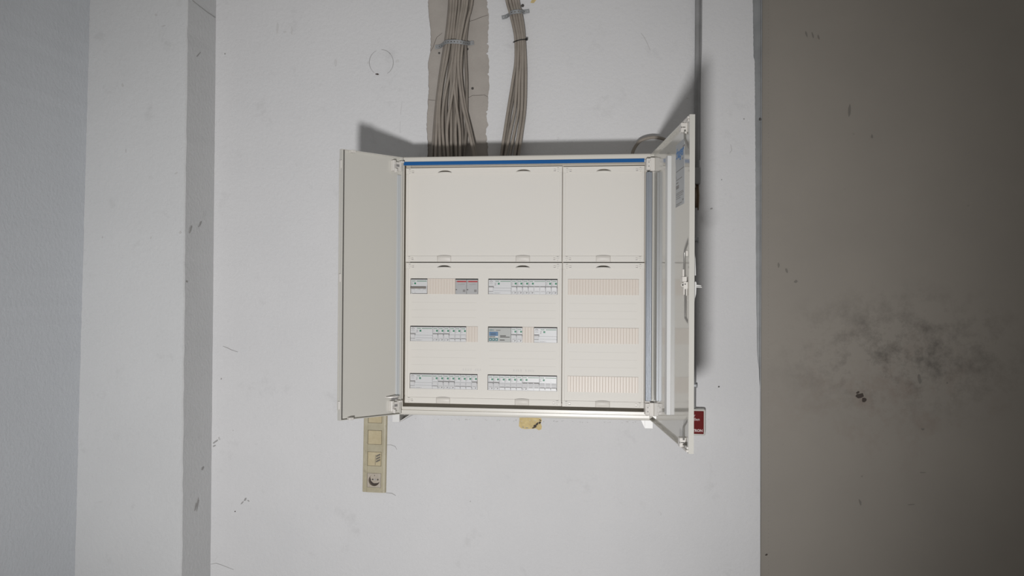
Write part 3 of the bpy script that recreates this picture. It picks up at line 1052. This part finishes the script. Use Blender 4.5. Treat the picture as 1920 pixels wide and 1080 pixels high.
def grey_module(label, cat, group, loc):
    w = .036
    t = thing('grey_module', label, cat, loc, group)
    bm = B(); box(bm, .0003, w-.0003, -.0004, .05, 0, H, .0005)
    part('body', bm, 'module_grey', t)
    bm = B(); box(bm, .0055, w-.0012, -.0010, .001, .0372, .0415)
    part('red_band', bm, 'module_red', t)
    bm = text_bm('ABB', .0024, .00008); bmesh.ops.translate(bm, verts=bm.verts, vec=(.0030, -.0008, .0393))
    part('brand_lettering', bm, 'module_red', t)
    bm = B(); box(bm, .0012, .0052, -.0012, .001, .0125, .0148)
    part('status_window', bm, 'print_dark', t)
    bm = B(); tiny(bm, .0240, .0320, .0065, .0140, -.0007); tiny(bm, .008, .030, .0300, .0306, -.0007); tiny(bm, .018, .030, .0322, .0327, -.0007)
    part('printing', bm, 'print_grey', t)
    return t


def timer(label, cat, group, loc):
    w = .072
    t = thing('time_switch', label, cat, loc, group)
    bm = B(); box(bm, .0003, w-.0003, -.0008, .05, 0, H, .0005)
    part('body', bm, 'timer_grey', t)
    bm = B(); box(bm, .0030, .0310, -.0014, .001, .0195, .0325, .0004)
    sc = part('screen', bm, 'screen_blue', t)
    bm = B(); box(bm, .0075, .0240, -.0017, .001, .0215, .0285)
    part('screen_digits', bm, 'screen_dark', t)
    for k in range(3):
        bm = B(); xo = .0030+.0098*k
        box(bm, xo, xo+.0082, -.0026, .001, .0040, .0125, .0006)
        bt = part('button', bm, 'timer_teal', t)
        bm = B(); s = -1 if k == 1 else 1
        prism(bm, [(xo+.0022, .0083-.0018*s), (xo+.0060, .0083-.0018*s), (xo+.0041, .0083+.0022*s)], 'y', -.0030, -.002)
        part('button_arrow', bm, 'white_plastic', bt)
    bm = text_bm('SIEMENS', .0042, .0001); bmesh.ops.translate(bm, verts=bm.verts, vec=(.0105, -.0012, .0376))
    part('brand_lettering', bm, 'timer_teal', t)
    bm = B()
    for (xa_, xb_, zz, h) in ((.0245, .0390, .0372, .0007), (.0375, .0560, .0200, .0013), (.0375, .0680, .0160, .0011), (.0365, .0520, .0065, .0012)):
        tiny(bm, xa_, xb_, zz-h, zz+h, -.0011)
    for k in range(4):
        tiny(bm, .0045+.0045*k, .0070+.0045*k, .0155, .0180, -.0011)
    part('printing', bm, 'print_dark', t)
    bm = B(); box(bm, .0235, .0310, -.0012, .001, .0150, .0185)
    part('caption_strip', bm, 'device_white', t)
    return t


ORD = ['first', 'second', 'third', 'fourth', 'fifth', 'sixth', 'seventh', 'eighth']
G1 = 'single-pole breakers in the device rows'
CL, CM_ = -.25, 0.0
R1, R2, R3 = 0.0, -.15, -.30
place(main_switch, 'white three-module main switch with dark brown toggle bar, upper left row', 'switch', None, CL, R1, 0)
place(grey_module, 'grey module with red top band, next to the ribbed blanking strip', 'module', 'grey modules with red bands', CL, R1, 8)
place(grey_module, 'grey module with red top band, at the right end of the upper left row', 'module', 'grey modules with red bands', CL, R1, 10)
GR = 'wide residual current breakers'
place(rcd, 'wide white residual current breaker at the start of the upper middle row', 'breaker', GR, CM_, R1, 0)
place(rcd, 'wide white residual current breaker at the left of the middle left row', 'breaker', GR, CL, R2, 0)
place(rcd, 'wide white residual current breaker alone right of the small blanking strip, middle row', 'breaker', GR, CM_, R2, 8)
place(rcd, 'wide white residual current breaker at the left of the bottom left row', 'breaker', GR, CL, R3, 0)
place(timer, 'grey digital time switch with blue screen and three teal buttons', 'time switch', None, CM_, R2, 0)
for k in range(3):
    place(breaker(1, True), f'white single-pole breaker, {ORD[k]} after the wide breaker in the upper middle row', 'breaker', G1, CM_, R1, 4+k)
place(breaker(3, True), 'white three-pole breaker amid the upper middle row, toggles up', 'breaker', 'three-pole breakers', CM_, R1, 7)
place(breaker(1, True), 'white single-pole breaker just right of the upper three-pole breaker', 'breaker', G1, CM_, R1, 10)
place(breaker(1, True), 'white single-pole breaker at the right end of the upper middle row', 'breaker', G1, CM_, R1, 11)
for k in range(6):
    place(breaker(1, k < 3), f'white single-pole breaker, {ORD[k]} of six in the middle left row, toggle {"up" if k < 3 else "down"}', 'breaker', G1, CL, R2, 4+k)
for k in range(2):
    place(breaker(1, True), 'white single-pole breaker ' + ('touching the grey time switch' if k == 0 else 'between time-switch neighbour and small blanking strip'), 'breaker', G1, CM_, R2, 4+k)
for k in range(8):
    on = k in (1, 2, 3, 7)
    place(breaker(1, on), f'white single-pole breaker, {ORD[k]} of eight in the bottom left row, toggle {"up" if on else "down"}', 'breaker', G1, CL, R3, 4+k)
for k in range(6):
    place(breaker(1, k < 2), f'white single-pole breaker, {ORD[k]} of six in the bottom middle row, toggle {"up" if k < 2 else "down"}', 'breaker', G1, CM_, R3, k)
place(breaker(3, True), 'white three-pole breaker in the bottom middle row, toggles up', 'breaker', 'three-pole breakers', CM_, R3, 6)
place(breaker(3, False), 'white three-pole breaker at the right end of the bottom middle row, toggles down', 'breaker', 'three-pole breakers', CM_, R3, 9)

# faint pencil notes above the bottom rows, on the cover
bm = B()
for (xa_, n) in ((-.188, 7), (-.028, 8)):
    x_ = xa_
    for k in range(n):
        if k == 4:
            x_ += .008
        for s in range(2):
            a_ = random.uniform(-.002, .002)
            prism(bm, [(x_, -.266), (x_+.0007, -.266), (x_+.0007+a_, -.259), (x_+a_, -.259)], 'y', YF-.0002, YF+.0005); x_ += .0028
        x_ += .002
part('pencil_note', cbz(bm), 'pencil', cLL)

# ------------------------------------------------------------------ cables
CR = .0052


def cable_path(xs, ys, dep):
    return [at(x, y, d) for x, y, d in zip(xs, ys, dep)]


YS = [-90, 0, 40, 79, 115, 150, 200, 245, 292, 312]
# thick bundle, ordered by where each cable meets the cabinet top; x at the rows YS, and a depth
B1 = [
    ((845, 843, 840, 835, 829, 824, 818, 814, 811, 811), 0.000, 1),
    ((848, 846, 843, 838, 832, 827, 821, 818.5, 817, 817), -.012, 0),
    ((854, 851, 848, 843, 837, 830, 824, 824, 825.5, 826), -.014, 0),
    ((866, 862, 858, 853, 848, 840, 831, 830, 834, 835), -.011, 0),
    ((862, 857, 853, 848, 844, 840, 836.5, 837, 839.5, 840), 0.000, 1),
    ((872, 868, 862, 857, 854, 852, 844, 838, 840.5, 841), -.022, 0),
    ((860, 856, 852, 849, 848, 846, 846, 846, 846, 846), -.010, 0),
    ((884, 880, 872, 864, 857, 853, 852, 851.5, 853, 854), 0.000, 1),
    ((878, 875, 868, 861, 858, 856, 856.5, 854, 856, 857), -.015, 0),
    ((876, 872, 866, 859, 853, 851, 856, 862, 862.5, 862), -.020, 0),
    ((885, 880, 872, 867, 866, 864, 864, 866.5, 868.5, 869), -.001, 1),
    ((880, 876, 869, 862, 859, 861, 868, 879, 889, 892), -.024, 0),
    ((890, 885, 876, 868, 864, 865, 872, 882, 892, 895), -.013, 0),
    ((882, 881, 877, 873, 873.5, 875, 875, 874, 870, 869), -.004, 1),
]
NTH = ['first', 'second', 'third', 'fourth', 'fifth', 'sixth', 'seventh', 'eighth', 'ninth', 'tenth', 'eleventh', 'twelfth', 'thirteenth', 'fourteenth']
order = sorted(range(len(B1)), key=lambda i: B1[i][0][8])
for i, (xs, d0, dark) in enumerate(B1):
    bm = B()
    dep = [-.001+d0 - .004]*len(YS)
    dep = [d + (-.012 if y >= 245 else 0) + (-.012 if y >= 292 else 0) for d, y in zip(dep, YS)]
    tube(bm, cable_path(xs, YS, dep), CR, 10, 5)
    n = order.index(i)
    solid('cable', bm, 'cable_dark' if dark else 'cable_grey',
          f'grey-brown sheathed cable, {NTH[n]} from the left where the thick bundle reaches the cabinet', 'cable', 'cables of the thick bundle')
# thin bundle
YS2 = [-90, 0, 22, 50, 75, 115, 150, 205, 250, 288, 308]
B2 = [
    ((930, 950, 956, 963, 967, 967, 962, 953, 946, 940.5, 938), -.010, 0),
    ((938, 955, 960, 967, 971, 972, 968, 958, 951, 946, 944), 0.000, 1),
    ((936, 956, 962, 968, 972, 971, 969, 965, 956, 948.5, 945), -.016, 0),
    ((946, 962, 967, 972, 976, 977, 974, 972, 964, 956.5, 954), -.013, 0),
    ((950, 967, 972, 977, 980, 980, 979.5, 978, 972, 965, 962), -.016, 0),
    ((958, 971, 976, 981, 983, 985, 985.5, 984, 978, 972.5, 970), -.009, 0),
    ((956, 970, 975, 979, 981, 983, 982.5, 981.5, 975, 968.5, 966), 0.000, 1),
]
order = sorted(range(len(B2)), key=lambda i: B2[i][0][9])
for i, (xs, d0, dark) in enumerate(B2):
    bm = B()
    dep = [d0 - .0075 + (-.010 if y >= 250 else 0) + (-.012 if y >= 288 else 0) for y in YS2]
    tube(bm, cable_path(xs, YS2, dep), CR, 10, 5)
    solid('cable', bm, 'cable_dark' if dark else 'cable_grey',
          f'grey-brown sheathed cable, {NTH[order.index(i)]} from the left where the thin bundle reaches the cabinet', 'cable', 'cables of the thin bundle')


# perforated steel straps over the bundles
def strap(cl, label, screw_px, screw_y):
    """cl: centre line points (px, py, depth); a perforated band with real holes"""
    P = spline([at(*p) for p in cl], 6)
    t = thing('perforated_strap', label, 'strap', P[0])
    bm = B()
    w = .0066
    L = [0.0]
    for a, b in zip(P, P[1:]):
        L.append(L[-1] + (b-a).length)

    def pt(s):
        for k in range(len(P)-1):
            if L[k+1] >= s or k == len(P)-2:
                f = (s-L[k])/(L[k+1]-L[k]); return P[k].lerp(P[k+1], f), (P[k+1]-P[k]).normalized()
    pitch = .0105
    n = int(L[-1]/pitch)
    th = .0009
    up = Vector((0, 0, 1))
    for k in range(n):
        s0 = L[-1]*k/n; s1 = L[-1]*(k+1)/n; sm = (s0+s1)/2; r_ = .0021
        # a square cell with an octagonal hole
        cs = []
        for ss, h in ((s0, -w), (sm, -w), (s1, -w), (s1, 0), (s1, w), (sm, w), (s0, w), (s0, 0)):
            p, d = pt(ss); cs.append((p, d, h))
        hs = []
        for ang in (225, 270, 315, 0, 45, 90, 135, 180):
            ss = sm + r_*math.cos(math.radians(ang)); p, d = pt(ss); hs.append((p, d, r_*math.sin(math.radians(ang))))
        for off in (0, 1):
            A = []; C_ = []
            for lst, out in ((cs, A), (hs, C_)):
                for p, d, h in lst:
                    u_ = (up - d*up.dot(d)).normalized(); nn = d.cross(u_)
                    out.append(bm.verts.new(p + u_*h + nn*(th*off)))
            for q in range(8):
                bm.faces.new((A[q], A[(q+1) % 8], C_[(q+1) % 8], C_[q]))
    bmesh.ops.recalc_face_normals(bm, faces=bm.faces)
    part('band', bm, 'galvanised', t, world=True)
    for (sx, sy) in ((screw_px, screw_y),):
        c = at(sx, sy, -.004)
        bm = B(); disc(bm, c.x, c.z, .0040, c.y-.002, c.y+.003, 12)
        sc = part('screw', bm, 'galvanised', t, world=True)
        bm = B(); disc(bm, c.x, c.z, .0020, c.y-.0024, c.y-.0015, 10)
        part('screw_recess', bm, 'print_dark', t, world=True)


strap([(816, 88, .003), (824, 87.5, .002), (830, 84, -.006), (836, 79, -.030), (848, 78, -.037), (860, 78.5, -.036), (869, 80, -.030), (877, 81.5, -.008), (882, 81, .002), (888.5, 80, .003)],
      'galvanised perforated strap holding the thick cable bundle', 824, 87.5)
strap([(941, 33, -.003), (948, 31.5, -.004), (953, 29, -.010), (958, 24, -.028), (966, 22, -.033), (974, 21.5, -.030), (980, 23, -.012), (984, 22, -.004), (992.5, 20.5, -.003)],
      'galvanised perforated strap holding the thin cable bundle', 983, 22)
# black cable tie round the thin bundle
t = thing('cable_tie', 'black plastic cable tie round the thin cable bundle', 'cable tie', at(975, 76, -.02))
bm = B()
ring = [at(962.5, 79.5, -.010), at(965, 78, -.027), at(971, 76, -.034), at(978, 74.5, -.033), at(984, 74, -.026), at(987, 74, -.010), at(980, 76, -.001), at(968, 78, -.001), at(962.5, 79.5, -.010)]
tube(bm, ring, .0016, 8, 5)
part('band', bm, 'black_plastic', t, world=True)
bm = B(); c = at(987, 73.5, -.022); box(bm, c.x-.003, c.x+.004, c.y-.004, c.y+.004, c.z-.004, c.z+.003, .0008)
part('tie_head', bm, 'black_plastic', t, world=True)

# looped cable from the cabinet top to the conduit
bm = B()
tube(bm, [at(1185, 312, -.060), at(1185.5, 290, -.055), at(1190, 277, -.050), at(1199, 265.5, -.045), at(1212, 259.5, -.040), at(1228, 257.5, -.035), at(1245, 261, -.030), at(1262, 270, -.024), at(1280, 290, -.018), at(1296, 320, -.016), at(1302, 352, -.016)],
     .0055, 10, 6)
solid('cable', bm, 'cable_grey', 'single grey cable looping from the cabinet top right towards the conduit', 'cable')

# conduit on the wall right of the cabinet
t = thing('conduit', 'grey vertical wall conduit running behind the wide right door', 'conduit', at(1306, 766, 0))
cx = at(1307, 300).x
bm = B()
tube(bm, [at(1309, -400, -.010), at(1308, 0, -.010), at(1307.5, 100, -.010), at(1306.5, 220, -.010), at(1306.5, 346, -.010)], .0085, 12)
part('upper_pipe', bm, 'conduit_grey', t, world=True)
bm = B(); tube(bm, [at(1314.5, -400, -.0035), at(1314.5, 0, -.0035), at(1314, 90, -.0035), at(1312.5, 130, -.003), at(1311.5, 170, -.002), at(1311.5, 235, -.002), at(1311, 300, -.002)], .0034, 8)
part('thin_pipe', bm, 'conduit_grey', t, world=True)
bm = B()
a = at(1306.5, 346); b2 = at(1306.5, 316)
box(bm, a.x-.012, a.x+.0105, -.024, -.0005, a.z, b2.z, .002)
part('coupling', bm, 'conduit_grey', t, world=True)
bm = B()
for dx in (-.004, .001, .005):
    tube(bm, [at(1305.5, 346, -.008)+Vector((dx, 0, 0)), at(1306, 366, -.010)+Vector((dx*1.3, 0, 0)), at(1305.5, 394, -.008)+Vector((dx, 0, 0))], .0026, 8)
part('bare_wires', bm, 'brown_wire', t, world=True, label='short stretch of brown wires')
bm = B(); tube(bm, [at(1303.0, 390, -.011), at(1301.8, 560, -.011), at(1299.8, 767, -.011)], .0085, 12)
part('lower_pipe', bm, 'conduit_grey', t, world=True)
for (px, py) in ((1302.5, 450), (1300.5, 722)):
    bm = B(); c = at(px, py)
    box(bm, c.x-.013, c.x+.0125, -.0040, 0, c.z-.008, c.z+.008, .001); box(bm, c.x-.0105, c.x+.0100, -.0215, -.003, c.z-.006, c.z+.006, .003, 2)
    part('pipe_clip', bm, 'galvanised', t, world=True)

# ------------------------------------------------------------------ beige switch and socket strip
sx = at(703.2, 860).x; zb0 = at(702, 922).z
t = thing('socket_strip', 'aged beige four-gang wall switch and socket strip below the left door', 'socket', (sx, 0, zb0))
t.rotation_euler.y = 0.011
bm = B()
FW = .0402; FH = .302
cz4 = [.0412+.0728*k for k in range(4)]
ins = .0240
y1 = -.0115
# frame built round four square openings
box(bm, -FW, -ins, y1, 0, 0, FH, .0015); box(bm, ins, FW-.009, y1, 0, 0, FH)
prism(bm, [(FW-.009, 0), (FW-.009, y1), (FW-.003, y1+.002), (FW, y1+.006), (FW, 0)], 'z', 0, FH)
e_ = [0] + [v for c in cz4 for v in (c-ins, c+ins)] + [FH]
for k in range(0, len(e_), 2):
    box(bm, -ins, ins, y1, 0, e_[k], e_[k+1])
part('frame', bm, 'socket_beige', t)
for k, c in enumerate(cz4):
    if k == 0:
        # earthed round socket: plate with a sunk round well
        bm = B(); n = 32; R_ = .0195
        g = ins-.0006
        ring_o = []
        for q in range(n):
            a_ = 2*math.pi*q/n; m_ = max(abs(math.cos(a_)), abs(math.sin(a_)))
            ring_o.append((g*math.cos(a_)/m_, c+g*math.sin(a_)/m_))
        ring_i = [(R_*math.cos(2*math.pi*q/n), c+R_*math.sin(2*math.pi*q/n)) for q in range(n)]
        vo = [bm.verts.new((x, y1-.0005, z_)) for x, z_ in ring_o]; vi = [bm.verts.new((x, y1-.0005, z_)) for x, z_ in ring_i]
        vd = [bm.verts.new((x*.96, y1+.0095, c+(z_-c)*.96)) for x, z_ in ring_i]
        vs = [bm.verts.new((x, y1+.004, z_)) for x, z_ in ring_o]
        for q in range(n):
            w_ = (q+1) % n
            bm.faces.new((vo[q], vo[w_], vi[w_], vi[q])); bm.faces.new((vi[q], vi[w_], vd[w_], vd[q])); bm.faces.new((vs[q], vs[w_], vo[w_], vo[q]))
        bm.faces.new(vd)
        bmesh.ops.recalc_face_normals(bm, faces=bm.faces)
        so = part('socket_outlet', bm, 'socket_round', t, label='round earthed socket with grimy well')
        bm = B()
        disc(bm, -.0075, c+.0008, .0027, y1+.0085, y1+.0100, 12); disc(bm, .0105, c+.0008, .0027, y1+.0085, y1+.0100, 12); disc(bm, -.001, c+.0145, .0015, y1+.0085, y1+.0100, 8)
        part('pin_hole', bm, 'print_dark', so)
        bm = B(); disc(bm, .0015, c+.0006, .0024, y1+.0075, y1+.0096, 12)
        part('centre_screw', bm, 'galvanised', so)
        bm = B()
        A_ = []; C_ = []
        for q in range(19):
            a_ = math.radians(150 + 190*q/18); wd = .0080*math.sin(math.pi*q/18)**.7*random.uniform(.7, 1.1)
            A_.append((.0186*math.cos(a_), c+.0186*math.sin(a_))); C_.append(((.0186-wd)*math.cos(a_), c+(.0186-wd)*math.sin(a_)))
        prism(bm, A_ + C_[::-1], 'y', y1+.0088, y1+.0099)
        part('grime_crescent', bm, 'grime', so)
    else:
        bm = B(); g = ins-.0007
        box(bm, -g, g, y1-.0012, y1+.006, c-g, c+g, .0008)
        sw = part('blank_insert' if k != 1 else 'switch_insert', bm, 'socket_insert', t)
        if k == 1:
            bm = B()
            box(bm, .0030, .0042, y1-.0016, y1, c-.021, c+.014)
            for q in range(3):
                prism(bm, [(.0060, c-.012+.009*q), (.0060, c-.006+.009*q), (.0205, c+.001+.009*q), (.0205, c-.005+.009*q)], 'y', y1-.0016, y1)
            part('hatched_mark', bm, 'dark_mark', sw)
bm = B()
for k, c in enumerate(cz4):
    g = ins
    for (xa_, xb_, za, zb_) in ((-g, g, c-g-.0001, c-g+.0005), (-g, g, c+g-.0005, c+g+.0001), (g-.0005, g+.0001, c-g, c+g), (-g-.0001, -g+.0005, c-g, c+g)):
        box(bm, xa_, xb_, y1-.0003, y1+.001, za, zb_)
part('joint', bm, 'grime', t)

# ------------------------------------------------------------------ red door release button
RY = -.034
rr = at(1323, 792, RY); rt_ = at(1323, 767.5, RY).z; rb_ = at(1323, 817.5, RY).z
hw = (rt_-rb_)/2
xc_ = rr.x - hw; zc_ = (rt_+rb_)/2
t = thing('door_release', 'red fire door release plate in white housing, half hidden behind the right door', 'sign', (xc_, 0, rb_))
bm = B(); box(bm, -hw, hw, RY, 0, 0, 2*hw, .006, 3)
part('housing', bm, 'sign_housing', t)
bm = B(); box(bm, -hw+.0055, hw-.0055, RY-.0012, RY+.002, .0055, 2*hw-.0055, .0018, 2)
pl = part('red_plate', bm, 'sign_red', t)
for s_, sz_, zz in (('Tür', .0125, .0650), ('schließen', .0125, .0525)):
    bm = text_bm(s_, sz_, .0001); bmesh.ops.translate(bm, verts=bm.verts, vec=(.001, RY-.0014, zz)); part('lettering', bm, 'sign_text', pl)
bm = text_bm('HEKATRON', .0112, .0005); bmesh.ops.translate(bm, verts=bm.verts, vec=(.0035, RY-.0014, .0165)); part('lettering', bm, 'sign_text', pl)

# print and marks too small to pick apart stay joined
SMALL = ('printing', 'terminal_print', 'label_print', 'pencil_note', 'joint', 'lock_mark', 'hinge_recess', 'guide_slot', 'gear_mark', 'moulding_line',
         'brand_lettering', 'label_lettering', 'lettering', 'pole_seam', 'stay_slot', 'toggle_slot_shade', 'side_gap', 'hatched_mark', 'screen_digits')
for o in list(S.objects):
    if o.parent is not None and o.name.split('.')[0] in SMALL:
        o['kind'] = 'stuff'
